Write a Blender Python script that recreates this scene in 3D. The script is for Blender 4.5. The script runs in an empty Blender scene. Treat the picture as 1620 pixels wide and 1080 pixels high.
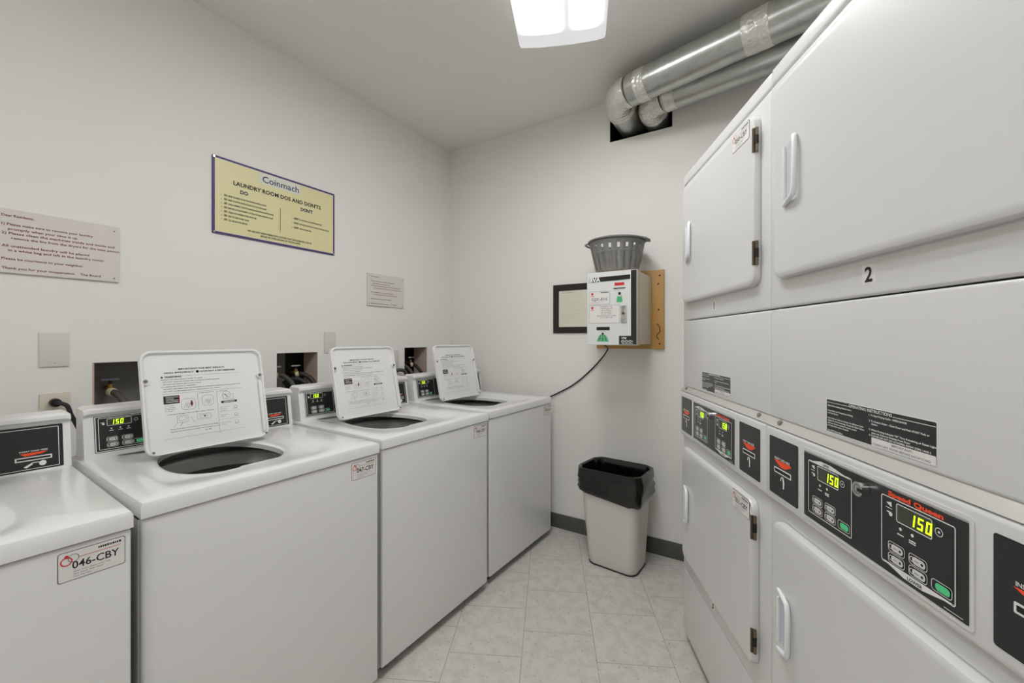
import bpy, bmesh, math, random
from mathutils import Vector, Matrix, noise
random.seed(7)
S = bpy.context.scene
COL = S.collection
PI = math.pi

# ------------------------------------------------------------------ camera, world, exposure
CAM_H = 1.2508
cam = bpy.data.cameras.new('camera'); camo = bpy.data.objects.new('camera', cam); COL.objects.link(camo)
cam.sensor_width = 36.0; cam.lens = 36.0*651.44/1620; cam.clip_start = 0.02
cam.shift_y = -4.6/1620
camo.location = (0, 0, CAM_H); camo.rotation_euler = (PI/2, 0, math.radians(32.0))
S.camera = camo
w = bpy.data.worlds.new('world'); S.world = w; w.use_nodes = True
w.node_tree.nodes['Background'].inputs[0].default_value = (1.0, .98, .95, 1)
w.node_tree.nodes['Background'].inputs[1].default_value = 0.0
S.view_settings.view_transform = 'Standard'; S.view_settings.look = 'None'
S.view_settings.gamma = 1.0; S.view_settings.use_curve_mapping = False
S.view_settings.exposure = 0.0
LAMP = 30.0

# ------------------------------------------------------------------ layout numbers (metres, left wall along +Y)
XL, YB, ZC, YF = -2.097, 2.4586, 2.7009, -1.7
DANG = math.radians(26.86)
D0 = Vector((-.305, 1.846, 0))
DE = Vector((math.sin(DANG), -math.cos(DANG), 0)); DN = Vector((-math.cos(DANG), -math.sin(DANG), 0))
DROT = math.atan2(DN.y, DN.x)
def rwall_x(y): return D0.x+(.85-(y-D0.y)*math.sin(DANG))/math.cos(DANG)

# ------------------------------------------------------------------ materials
MATS = {}
def nt(name):
    m = bpy.data.materials.new(name); m.use_nodes = True; MATS[name] = m
    t = m.node_tree; return m, t, t.nodes['Principled BSDF']
def s2l(c):
    return tuple((v/255/12.92 if v/255 <= .04045 else ((v/255+.055)/1.055)**2.4) for v in c)+(1,)
def mat(name, rgb, rough=.5, metal=0, coat=0, bump=0, bscale=80, bdist=.001, vary=0, vscale=6, emit=0, spec=.5, trans=0):
    m, t, b = nt(name)
    col = s2l(rgb); b.inputs['Base Color'].default_value = col
    b.inputs['Roughness'].default_value = rough; b.inputs['Metallic'].default_value = metal
    b.inputs['Coat Weight'].default_value = coat; b.inputs['Coat Roughness'].default_value = .08
    b.inputs['Specular IOR Level'].default_value = spec
    if emit:
        b.inputs['Emission Color'].default_value = col; b.inputs['Emission Strength'].default_value = emit
    tc = t.nodes.new('ShaderNodeTexCoord')
    n = t.nodes.new('ShaderNodeTexNoise'); n.inputs['Scale'].default_value = vscale; n.inputs['Detail'].default_value = 3
    t.links.new(tc.outputs['Object'], n.inputs['Vector'])
    mx = t.nodes.new('ShaderNodeMix'); mx.data_type = 'RGBA'
    v = vary if vary else .015
    mx.inputs[6].default_value = tuple(max(0, c*(1-v)) for c in col[:3])+(1,)
    mx.inputs[7].default_value = tuple(min(1, c*(1+v)) for c in col[:3])+(1,)
    t.links.new(n.outputs['Fac'], mx.inputs[0]); t.links.new(mx.outputs[2], b.inputs['Base Color'])
    if bump:
        n2 = t.nodes.new('ShaderNodeTexNoise'); n2.inputs['Scale'].default_value = bscale; n2.inputs['Detail'].default_value = 4
        bp = t.nodes.new('ShaderNodeBump'); bp.inputs['Strength'].default_value = bump; bp.inputs['Distance'].default_value = bdist
        t.links.new(tc.outputs['Object'], n2.inputs['Vector']); t.links.new(n2.outputs['Fac'], bp.inputs['Height'])
        t.links.new(bp.outputs['Normal'], b.inputs['Normal'])
    return m
mat('wall_paint', (240, 238, 233), .6, bump=.12, bscale=180, vary=.012, vscale=1.5)
mat('ceiling_paint', (242, 240, 235), .7, bump=.2, bscale=140, vary=.015, vscale=2)
mat('drywall_edge', (205, 185, 172), .9, bump=.6, bscale=60)
mat('enamel', (232, 231, 229), .28, coat=.5)
mat('enamel_side', (226, 225, 223), .3, coat=.3)
mat('dryer_enamel', (220, 219, 217), .3, coat=.35, bump=.015, bscale=9, bdist=.01)
mat('white_plastic', (236, 235, 232), .35)
mat('lid_white', (234, 234, 232), .33, coat=.2)
mat('handle_plastic', (238, 239, 242), .3)
mat('handle_pocket_shade', (200, 201, 208), .4)  # grey that stands in for shade inside the handle pocket
mat('groove', (70, 68, 64), .8)
mat('black_panel', (26, 27, 29), .28, coat=.3)
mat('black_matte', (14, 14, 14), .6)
mat('print_white', (236, 236, 232), .5)
mat('print_black', (24, 24, 26), .6)
mat('print_grey', (120, 120, 118), .6)
mat('print_red', (214, 46, 52), .6)
mat('print_maroon', (122, 42, 48), .7)
mat('print_orange', (250, 82, 40), .5)
mat('print_green', (74, 178, 118), .5)
mat('print_navy', (40, 42, 92), .6)
mat('button_green', (92, 214, 146), .35)
mat('button_white', (222, 222, 218), .35)
mat('display_glass', (52, 56, 34), .15, coat=.6)
mat('digit_glow', (206, 255, 30), .4, emit=1.3)
mat('sticker_white', (232, 230, 226), .35)
mat('sign_white', (224, 220, 215), .45)
mat('sign_pinkish', (226, 218, 214), .45)
mat('sign_yellow', (232, 224, 172), .4, vary=.02)
mat('sign_purple', (74, 52, 110), .45)
mat('logo_patch', (226, 228, 214), .4)
mat('screw_metal', (150, 148, 142), .35, metal=.7)
mat('hinge_metal', (120, 108, 94), .35, metal=.8)
mat('strip_metal', (206, 205, 200), .32, metal=.35)
mat('chrome', (215, 215, 212), .16, metal=1)
mat('steel_tub', (150, 158, 152), .35, metal=.6)
mat('ring_plastic', (212, 209, 203), .45, vary=.12, vscale=14)
mat('rubber', (30, 30, 30), .55)
mat('hose_grey', (78, 76, 70), .6, vary=.1, vscale=20)
mat('hose_dark', (46, 40, 36), .55, vary=.15, vscale=20)
mat('brass', (168, 140, 88), .35, metal=.9)
mat('hose_collar', (214, 206, 170), .4)
mat('valve_panel', (112, 112, 108), .5, metal=.3, vary=.15, vscale=5)
mat('valve_dark', (28, 27, 26), .7)
mat('stud', (212, 182, 168), .8, vary=.1, vscale=30)
mat('blue_handle', (128, 128, 150), .35, metal=.5)
mat('outlet_plate', (222, 214, 198), .4)
mat('plate_paint', (222, 217, 210), .5)
mat('baseboard_vinyl', (84, 84, 80), .45, vary=.12, vscale=7)
mat('caulk', (196, 194, 186), .5)
mat('wood_board', (198, 152, 84), .45, vary=.12, vscale=9, bump=.1, bscale=30)
mat('wood_hole', (84, 40, 26), .8)
mat('changer_face', (226, 228, 226), .3)
mat('changer_case', (216, 206, 188), .45, vary=.03)
mat('basket_grey', (128, 127, 122), .45)
mat('bin_plastic', (222, 219, 213), .45, bump=.05, bscale=300)
mat('bag_black', (8, 8, 8), .2, coat=.4, bump=.35, bscale=22, bdist=.01)
mat('paper', (226, 224, 208), .6)
mat('frame_black', (30, 26, 22), .35, vary=.2, vscale=20)
mat('lamp_metal', (230, 228, 222), .5)

def duct_mat():
    m, t, b = nt('galvanized')
    tc = t.nodes.new('ShaderNodeTexCoord'); v = t.nodes.new('ShaderNodeTexVoronoi'); v.inputs['Scale'].default_value = 26
    t.links.new(tc.outputs['Object'], v.inputs['Vector'])
    r = t.nodes.new('ShaderNodeValToRGB'); r.color_ramp.elements[0].color = s2l((176, 178, 174)); r.color_ramp.elements[1].color = s2l((192, 194, 190))
    t.links.new(v.outputs['Color'], r.inputs[0]); t.links.new(r.outputs[0], b.inputs['Base Color'])
    b.inputs['Metallic'].default_value = .85; b.inputs['Roughness'].default_value = .3
duct_mat()
def foil_mat():
    m, t, b = nt('foil_tape')
    tc = t.nodes.new('ShaderNodeTexCoord'); v = t.nodes.new('ShaderNodeTexVoronoi'); v.inputs['Scale'].default_value = 38; v.feature = 'DISTANCE_TO_EDGE'
    n = t.nodes.new('ShaderNodeTexNoise'); n.inputs['Scale'].default_value = 25
    t.links.new(tc.outputs['Object'], v.inputs['Vector']); t.links.new(tc.outputs['Object'], n.inputs['Vector'])
    a = t.nodes.new('ShaderNodeMath'); a.operation = 'ADD'; t.links.new(v.outputs['Distance'], a.inputs[0]); t.links.new(n.outputs['Fac'], a.inputs[1])
    bp = t.nodes.new('ShaderNodeBump'); bp.inputs['Strength'].default_value = .55; bp.inputs['Distance'].default_value = .01
    t.links.new(a.outputs[0], bp.inputs['Height']); t.links.new(bp.outputs['Normal'], b.inputs['Normal'])
    b.inputs['Base Color'].default_value = s2l((216, 213, 206)); b.inputs['Metallic'].default_value = .55; b.inputs['Roughness'].default_value = .34
foil_mat()
def floor_mat():
    m, t, b = nt('vinyl_tile')
    tc = t.nodes.new('ShaderNodeTexCoord'); mp = t.nodes.new('ShaderNodeMapping')
    mp.inputs['Rotation'].default_value = (0, 0, math.radians(243.14)); mp.inputs['Location'].default_value = (.28, -.107, 0)
    t.links.new(tc.outputs['Object'], mp.inputs['Vector'])
    br = t.nodes.new('ShaderNodeTexBrick'); br.offset = .5; br.offset_frequency = 2; br.squash = 1
    br.inputs['Scale'].default_value = 1; br.inputs['Brick Width'].default_value = .2915; br.inputs['Row Height'].default_value = .2915
    br.inputs['Mortar Size'].default_value = .0011; br.inputs['Mortar Smooth'].default_value = .3
    br.inputs['Color1'].default_value = s2l((212, 209, 203)); br.inputs['Color2'].default_value = s2l((209, 206, 200)); br.inputs['Mortar'].default_value = s2l((112, 106, 98))
    t.links.new(mp.outputs[0], br.inputs['Vector'])
    prev = br.outputs['Color']
    def layer(scale, sx, sy, lo, hi, colr, amt, rot):
        nonlocal prev
        m2 = t.nodes.new('ShaderNodeMapping'); m2.inputs['Scale'].default_value = (sx, sy, 1); m2.inputs['Rotation'].default_value = (0, 0, rot)
        t.links.new(tc.outputs['Object'], m2.inputs['Vector'])
        n = t.nodes.new('ShaderNodeTexNoise'); n.inputs['Scale'].default_value = scale; n.inputs['Detail'].default_value = 2
        t.links.new(m2.outputs[0], n.inputs['Vector'])
        r = t.nodes.new('ShaderNodeValToRGB'); r.color_ramp.elements[0].position = lo; r.color_ramp.elements[1].position = hi
        r.color_ramp.elements[0].color = (0, 0, 0, 1); r.color_ramp.elements[1].color = (amt, amt, amt, 1)
        t.links.new(n.outputs['Fac'], r.inputs[0])
        x = t.nodes.new('ShaderNodeMix'); x.data_type = 'RGBA'; x.inputs[7].default_value = s2l(colr)
        t.links.new(r.outputs[0], x.inputs[0]); t.links.new(prev, x.inputs[6]); prev = x.outputs[2]
    layer(22, 1, 1, .42, .62, (190, 188, 176), .55, 0)
    layer(60, 1, 2.4, .66, .72, (110, 106, 98), .75, .6)
    layer(48, 2.2, 1, .68, .74, (132, 120, 108), .7, 1.9)
    layer(75, 1, 2, .67, .73, (226, 224, 214), .7, 1.1)
    t.links.new(prev, b.inputs['Base Color']); b.inputs['Roughness'].default_value = .38
floor_mat()
def lamp_mat():
    m, t, b = nt('lamp_diffuser')
    tc = t.nodes.new('ShaderNodeTexCoord'); sp = t.nodes.new('ShaderNodeSeparateXYZ'); t.links.new(tc.outputs['Object'], sp.inputs[0])
    def mth(op, a, bb=None):
        n = t.nodes.new('ShaderNodeMath'); n.operation = op
        for i, v in enumerate((a, bb)):
            if v is None: continue
            if isinstance(v, (int, float)): n.inputs[i].default_value = v
            else: t.links.new(v, n.inputs[i])
        return n.outputs[0]
    # three fluorescent tubes behind the acrylic, stopping short of the ends
    tot = None
    for c in (-.125, -.055, .11):
        d = mth('ABSOLUTE', mth('SUBTRACT', sp.outputs[0], c))
        g = mth('EXPONENT', mth('MULTIPLY', mth('MULTIPLY', d, d), -900.0))
        tot = g if tot is None else mth('ADD', tot, g)
    e = mth('SUBTRACT', .525, mth('ABSOLUTE', sp.outputs[1]))
    mr = t.nodes.new('ShaderNodeMapRange'); mr.inputs['From Min'].default_value = -.01; mr.inputs['From Max'].default_value = .045; mr.interpolation_type = 'SMOOTHSTEP'
    t.links.new(e, mr.inputs['Value'])
    g = mth('ADD', mth('MULTIPLY', mth('MULTIPLY', tot, mr.outputs[0]), LAMP), .62)
    b.inputs['Base Color'].default_value = (.25, .25, .24, 1); b.inputs['Emission Color'].default_value = (.985, .99, 1, 1)
    t.links.new(g, b.inputs['Emission Strength']); b.inputs['Roughness'].default_value = .4
lamp_mat()

# ------------------------------------------------------------------ mesh helper. local axes of every appliance/sign: x out of the face, y to the right, z up
class MB:
    def __init__(s): s.v = []; s.f = []; s.fm = []; s.sm = []; s.mats = []; s.M = Matrix.Identity(4)
    def mi(s, m):
        if m not in s.mats: s.mats.append(m)
        return s.mats.index(m)
    def add(s, vs, fs, m, smooth=False):
        o = len(s.v); s.v += [tuple(s.M @ Vector(p)) for p in vs]; k = s.mi(m)
        for f in fs: s.f.append([i+o for i in f]); s.fm.append(k); s.sm.append(smooth)
        return s
    def box(s, x0, x1, y0, y1, z0, z1, m, bev=0, seg=2, skip=()):
        if bev:
            bm = bmesh.new(); r = bmesh.ops.create_cube(bm, size=1)
            bmesh.ops.transform(bm, matrix=Matrix.Translation(((x0+x1)/2, (y0+y1)/2, (z0+z1)/2)) @ Matrix.Diagonal((abs(x1-x0), abs(y1-y0), abs(z1-z0), 1)), verts=bm.verts)
            bmesh.ops.bevel(bm, geom=bm.edges[:], offset=bev, segments=seg, profile=.6, affect='EDGES', clamp_overlap=True)
            bm.verts.index_update()
            s.add([v.co for v in bm.verts], [[v.index for v in f.verts] for f in bm.faces], m, True); bm.free(); return s
        vs = [(x, y, z) for x in (x0, x1) for y in (y0, y1) for z in (z0, z1)]
        F = {'x0': (0, 1, 3, 2), 'x1': (4, 6, 7, 5), 'y0': (0, 4, 5, 1), 'y1': (2, 3, 7, 6), 'z0': (0, 2, 6, 4), 'z1': (1, 5, 7, 3)}
        return s.add(vs, [f for k, f in F.items() if k not in skip], m)
    def poly(s, pts, x, m, th=0):      # flat outline in the face plane; th > 0 gives it thickness behind
        n = len(pts); A = [(x, p[0], p[1]) for p in pts]
        if th:
            B = [(x-th, p[0], p[1]) for p in pts]
            s.add(A+B, [list(range(n))]+[[i, i+n, (i+1) % n+n, (i+1) % n] for i in range(n)], m)
        else: s.add(A, [list(range(n))], m)
        return s
    def rect(s, y0, y1, z0, z1, x, m, r=0, th=0): return s.poly(rr(y0, y1, z0, z1, r), x, m, th)
    def frame(s, y0, y1, z0, z1, t, x, m, r=0, th=0):
        a = rr(y0, y1, z0, z1, max(r, .0001)); b = rr(y0+t, y1-t, z0+t, z1-t, max(r-t, .0001)); n = len(a)
        vs = [(x, *p) for p in a]+[(x, *p) for p in b]
        fs = [[i, (i+1) % n, (i+1) % n+n, i+n] for i in range(n)]
        if th:
            vs += [(x-th, *p) for p in a]+[(x-th, *p) for p in b]
            fs += [[i, i+2*n, (i+1) % n+2*n, (i+1) % n] for i in range(n)]+[[i+n, (i+1) % n+n, (i+1) % n+3*n, i+3*n] for i in range(n)]
        return s.add(vs, fs, m)
    def disc(s, y, z, r, x, m, th=0, n=20): return s.poly([(y+r*math.cos(2*PI*i/n), z+r*math.sin(2*PI*i/n)) for i in range(n)], x, m, th)
    def ring(s, y, z, r, t, x, m, n=20):
        vs = [(x, y+q*math.cos(2*PI*i/n), z+q*math.sin(2*PI*i/n)) for q in (r, r-t) for i in range(n)]
        return s.add(vs, [[i, (i+1) % n, (i+1) % n+n, i+n] for i in range(n)], m)
    def line(s, p, q, t, x, m):
        a = Vector(p); b = Vector(q); d = (b-a).normalized(); n = Vector((-d.y, d.x))*t/2
        return s.poly([tuple(a-n), tuple(b-n), tuple(b+n), tuple(a+n)], x, m)
    def text(s, st, y, z, h, m, x, width=None, align='L', bold=0, shear=0):   # baseline-left (or centre) at y,z ; h = cap height
        vs, fs, w0 = glyphs(st, bold, shear)
        k = h/.7; kx = (width/w0 if width else k)
        W = w0*kx; oy = y-(W/2 if align == 'C' else (W if align == 'R' else 0))
        return s.add([(x, oy+p[0]*kx, z+p[1]*k) for p in vs], fs, m)
    def cyl(s, a, b, r, m, n=24, caps=True, r2=None, smooth=True): return s.tube([a, b], [r, r if r2 is None else r2], m, n, caps, smooth)
    def tube(s, pts, r, m, n=16, caps=True, smooth=True):
        P = [Vector(p) for p in pts]; R = r if isinstance(r, (list, tuple)) else [r]*len(P)
        vs = []; fs = []; up = None
        for i, p in enumerate(P):
            t = (P[min(i+1, len(P)-1)]-P[max(i-1, 0)]).normalized()
            if up is None:
                up = Vector((0, 0, 1)) if abs(t.z) < .9 else Vector((1, 0, 0))
            u = (up-t*up.dot(t)).normalized(); v = t.cross(u); up = u
            for k in range(n):
                a = 2*PI*k/n; vs.append(tuple(p+u*(math.cos(a)*R[i])+v*(math.sin(a)*R[i])))
        for i in range(len(P)-1):
            for k in range(n): fs.append([i*n+k, i*n+(k+1) % n, (i+1)*n+(k+1) % n, (i+1)*n+k])
        s.add(vs, fs, m, smooth)
        if caps: s.add(vs[:n], [list(range(n))[::-1]], m); s.add(vs[-n:], [list(range(n))], m)
        return s
    def loft(s, loops, m, smooth=True, cap0=False, cap1=False):
        n = len(loops[0]); vs = [p for l in loops for p in l]
        fs = [[i*n+k, i*n+(k+1) % n, (i+1)*n+(k+1) % n, (i+1)*n+k] for i in range(len(loops)-1) for k in range(n)]
        s.add(vs, fs, m, smooth)
        if cap0: s.add(loops[0], [list(range(n))[::-1]], m)
        if cap1: s.add(loops[-1], [list(range(n))], m)
        return s
    def build(s, name, parent=None, label=None, loc=None, rotz=0, kind=None, mods=()):
        me = bpy.data.meshes.new(name); me.from_pydata(s.v, [], s.f)
        for m in s.mats: me.materials.append(MATS[m])
        for p, k, q in zip(me.polygons, s.fm, s.sm): p.material_index = k; p.use_smooth = q
        me.update()
        bm = bmesh.new(); bm.from_mesh(me)
        if any(s.sm):
            for e in bm.edges:
                if len(e.link_faces) == 2 and e.calc_face_angle(0) > math.radians(38): e.smooth = False
        bm.to_mesh(me); bm.free()
        o = bpy.data.objects.new(name, me); COL.objects.link(o)
        if parent: o.parent = parent
        if loc is not None: o.location = loc
        o.rotation_euler[2] = rotz
        if label: o['label'] = label
        if kind: o['kind'] = kind
        return o
def rr(y0, y1, z0, z1, r, n=5):
    if not r: return [(y0, z0), (y1, z0), (y1, z1), (y0, z1)]
    o = []
    for cy, cz, a in ((y1-r, z0+r, -90), (y1-r, z1-r, 0), (y0+r, z1-r, 90), (y0+r, z0+r, 180)):
        for i in range(n+1):
            t = math.radians(a+90*i/n); o.append((cy+r*math.cos(t), cz+r*math.sin(t)))
    return o
GC = {}
def glyphs(st, bold, shear):
    key = (st, bold, shear)
    if key in GC: return GC[key]
    c = bpy.data.curves.new('lettering', 'FONT'); c.body = st; c.size = 1; c.resolution_u = 2; c.offset = bold*.02; c.shear = shear
    o = bpy.data.objects.new('lettering', c); COL.objects.link(o)
    bpy.context.view_layer.update()
    me = bpy.data.meshes.new_from_object(o.evaluated_get(bpy.context.evaluated_depsgraph_get()))
    vs = [(v.co.x, v.co.y) for v in me.vertices]; fs = [list(p.vertices) for p in me.polygons]
    x0 = min([v[0] for v in vs] or [0]); x1 = max([v[0] for v in vs] or [1])
    vs = [(a-x0, b) for a, b in vs]
    bpy.data.objects.remove(o); bpy.data.curves.remove(c); bpy.data.meshes.remove(me)
    GC[key] = (vs, fs, x1-x0); return GC[key]
def tag(o, label, cat, group=None):
    o['label'] = label; o['category'] = cat
    if group: o['group'] = group
    return o
def thing(name, label, cat, loc=(0, 0, 0), rotz=0, group=None):
    o = bpy.data.objects.new(name, None); o.empty_display_size = .05; COL.objects.link(o); o.location = loc; o.rotation_euler[2] = rotz
    return tag(o, label, cat, group)
def greek(mb, y, z, w_, n, pitch, x, m, seed=1, t=.0012, indent=0):   # rows of words too small to read, as short dashes
    rnd = random.Random(seed)
    for i in range(n):
        c = y+(indent if i % 2 else 0); end = y+w_*(rnd.uniform(.75, 1) if i < n-1 else rnd.uniform(.4, .8))
        while c < end:
            l = rnd.uniform(.004, .011); mb.rect(c, min(c+l, end), z-i*pitch-t/2, z-i*pitch+t/2, x, m); c += l+.002

# ------------------------------------------------------------------ room shell
def sheet(name, org, udir, us, zs, holes, m, thick, nrm, edge='drywall_edge'):
    """vertical wall with real thickness and rectangular openings; us, zs = break lines"""
    mb = MB(); org = Vector(org); udir = Vector(udir); nrm = Vector(nrm)
    P = lambda u, z, d: tuple(org+udir*u-nrm*d+Vector((0, 0, z)))
    hole = lambda i, j: any(us[i] >= h[0]-1e-6 and us[i+1] <= h[1]+1e-6 and zs[j] >= h[2]-1e-6 and zs[j+1] <= h[3]+1e-6 for h in holes)
    for i in range(len(us)-1):
        for j in range(len(zs)-1):
            if hole(i, j): continue
            for d in (0, thick):
                q = [P(us[i], zs[j], d), P(us[i+1], zs[j], d), P(us[i+1], zs[j+1], d), P(us[i], zs[j+1], d)]
                mb.add(q if d == 0 else q[::-1], [(0, 1, 2, 3)], m)
    for a, b, c, d in holes:
        for (p, q) in (((a, c), (b, c)), ((b, c), (b, d)), ((b, d), (a, d)), ((a, d), (a, c))):
            mb.add([P(*p, 0), P(*q, 0), P(*q, thick), P(*p, thick)], [(0, 1, 2, 3)], edge)
    return mb.build(name, kind='structure')
RX = lambda y: rwall_x(y)
VALVES = [(.463, .70, .93, 1.162), (1.127, 1.347, .93, 1.177), (1.981, 2.196, .93, 1.189)]
us = sorted({0, YB-YF} | {v-YF for h in VALVES for v in h[:2]}); zs = sorted({0, ZC} | {v for h in VALVES for v in h[2:]})
sheet('wall_left', (XL, YF, 0), (0, 1, 0), us, zs, [(a-YF, b-YF, c, d) for a, b, c, d in VALVES], 'wall_paint', .13, (1, 0, 0))
DH = (-.828, -.466, 2.452, 2.635)
bw = RX(YB)-XL
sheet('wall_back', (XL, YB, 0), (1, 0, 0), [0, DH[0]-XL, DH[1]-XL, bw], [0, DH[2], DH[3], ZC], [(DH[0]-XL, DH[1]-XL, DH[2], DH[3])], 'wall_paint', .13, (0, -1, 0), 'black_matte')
P0 = Vector((RX(YB), YB, 0)); L = (YB-YF)/math.cos(DANG)
sheet('wall_right', P0, DE, [0, L], [0, ZC], [], 'wall_paint', .13, DN)
sheet('wall_front', (RX(YF), YF, 0), (-1, 0, 0), [0, RX(YF)-XL], [0, ZC], [], 'wall_paint', .13, (0, 1, 0))
def slab(name, z0, z1, m):
    mb = MB(); c = [(XL-.13, YF-.13), (RX(YF)+.2, YF-.13), (RX(YB)+.16, YB+.13), (XL-.13, YB+.13)]
    mb.add([(x, y, z) for z in (z0, z1) for x, y in c], [(3, 2, 1, 0), (4, 5, 6, 7), (0, 1, 5, 4), (1, 2, 6, 5), (2, 3, 7, 6), (3, 0, 4, 7)], m)
    mb.build(name, kind='structure')
slab('floor', -.1, 0, 'vinyl_tile'); slab('ceiling', ZC, ZC+.1, 'ceiling_paint')
mb = MB(); mb.box(YF, YB-.011, 0, 0, 0, 0, 'baseboard_vinyl'); mb = MB()
mb.box(XL, -.990, YB-.006, YB-.0005, .004, .1016, 'baseboard_vinyl', .002); mb.box(-.988, RX(YB)-.02, YB-.006, YB-.0005, .004, .1016, 'baseboard_vinyl', .002)
mb.box(XL+.01, RX(YB)-.02, YB-.016, YB-.0006, .0, .008, 'caulk', .003)
mb.build('baseboard_back', kind='structure')
mb = MB(); mb.box(XL+.0005, XL+.006, YF, YB-.01, .001, .1016, 'baseboard_vinyl', .002); mb.build('baseboard_left', kind='structure')
# black box behind the duct opening, its colour standing in for shade
mb = MB(); mb.box(DH[0]-.05, DH[1]+.05, YB+.131, YB+.45, DH[2]-.05, DH[3]+.05, 'black_matte', skip=('y0',)); mb.build('duct_cavity_shade', kind='structure')

# ------------------------------------------------------------------ washers
def squirc(c, hw, hd, n, p=4.0, flat=None):
    """closed loop around c=(x,y): superellipse half sizes hd (x) and hw (y)"""
    o = []
    for i in range(n):
        a = 2*PI*i/n; ca, sa = math.cos(a), math.sin(a)
        r = (abs(ca/hd)**p+abs(sa/hw)**p)**(-1/p)
        o.append((c[0]+r*ca, c[1]+r*sa))
    return o
ZS, ZT, WW, WD = .8457, .883, .651, .665
def seg150(mb, y, z, h, x, m):
    """seven-segment 150, slanted"""
    w_ = h*.5; t = h*.15; g = h*.36; sh = .12
    A = lambda yy, zz: (yy+(zz-z)*sh, zz)
    def bar(y0, z0, y1, z1): mb.poly([A(y0, z0), A(y1, z0), A(y1, z1), A(y0, z1)], x, m)
    SEG = {'1': 'bc', '5': 'afgcd', '0': 'abcdef'}; c = y
    for ch in '150':
        for q in SEG[ch]:
            if q == 'a': bar(c, z+h-t, c+w_, z+h)
            if q == 'g': bar(c+t*.3, z+h/2-t/2, c+w_-t*.3, z+h/2+t/2)
            if q == 'd': bar(c, z, c+w_, z+t)
            if q == 'f': bar(c, z+h/2, c+t, z+h)
            if q == 'e': bar(c, z, c+t, z+h/2)
            if q == 'b': bar(c+w_-t, z+h/2, c+w_, z+h)
            if q == 'c': bar(c+w_-t, z, c+w_, z+h/2)
        c += w_+g*(.7)
def hand_icon(mb, y, z, s, x, m):
    """card between fingers over a pointing hand"""
    mb.poly([(y-.4*s, z+.25*s), (y-.2*s, z+.7*s), (y-.05*s, z+.7*s), (y-.22*s, z+.2*s)], x, m)
    mb.poly([(y-.1*s, z+.8*s), (y+.35*s, z+.8*s), (y+.35*s, z+.62*s), (y-.1*s, z+.66*s)], x, m)
    mb.poly([(y+.12*s, z+.6*s), (y+.38*s, z+.66*s), (y+.55*s, z+.2*s), (y+.45*s, z-.6*s), (y+.2*s, z-.6*s), (y+.22*s, z-.1*s)], x, m)
def pill(mb, y, z, w_, h, x, m, mark=True):
    mb.frame(y-w_/2, y+w_/2, z-h/2, z+h/2, .0009, x, 'print_white', h*.3)
    mb.rect(y-w_*.28, y+w_*.42, z-h*.33, z+h*.33, x+.0006, m, h*.3)
    if mark:
        mb.text('C', y-w_*.46, z-h*.25, h*.5, 'print_white', x+.0002)
        mb.disc(y+w_*.26, z, h*.13, x+.001, 'print_black', n=8)
        mb.rect(y-w_*.16, y+w_*.08, z-.0006, z+.0006, x+.001, 'print_grey')
def service_tag(parent, num, y0, z0, y1, z1, x):
    m = MB(); m.rect(y0, y1, z0, z1, x, 'print_black', .004, .0008); m.rect(y0+.001, y1-.001, z0+.001, z1-.001, x+.0003, 'sticker_white', .0035, .0005)
    W = y1-y0; H = z1-z0; X = x+.0006
    rnd = random.Random(3); c = y1-W*.42
    while c < y1-W*.06: l = rnd.uniform(.0014, .0035); m.rect(c, c+l, z1-H*.17, z1-H*.1, X, 'print_black'); c += l+.0009
    m.ring(y0+W*.12, z1-H*.32, H*.15, H*.035, X, 'print_red', 14); m.disc(y0+W*.12, z1-H*.16, H*.055, X+.0001, 'print_red', n=10)
    m.ring(y0+W*.22, z1-H*.25, H*.14, H*.02, X, 'print_grey', 14)
    m.rect(y0+W*.3, y1-W*.08, z1-H*.27, z1-H*.255, X, 'print_red')
    m.text(num, y0+W*.2, z0+H*.38, H*.25, 'print_black', X, width=W*.7, bold=.6)
    greek(m, y0+W*.22, z0+H*.28, W*.6, 3, H*.085, X, 'print_grey', 5, .0009)
    return m.build('service_tag', parent, 'white service sticker with black outline and code '+num)
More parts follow.
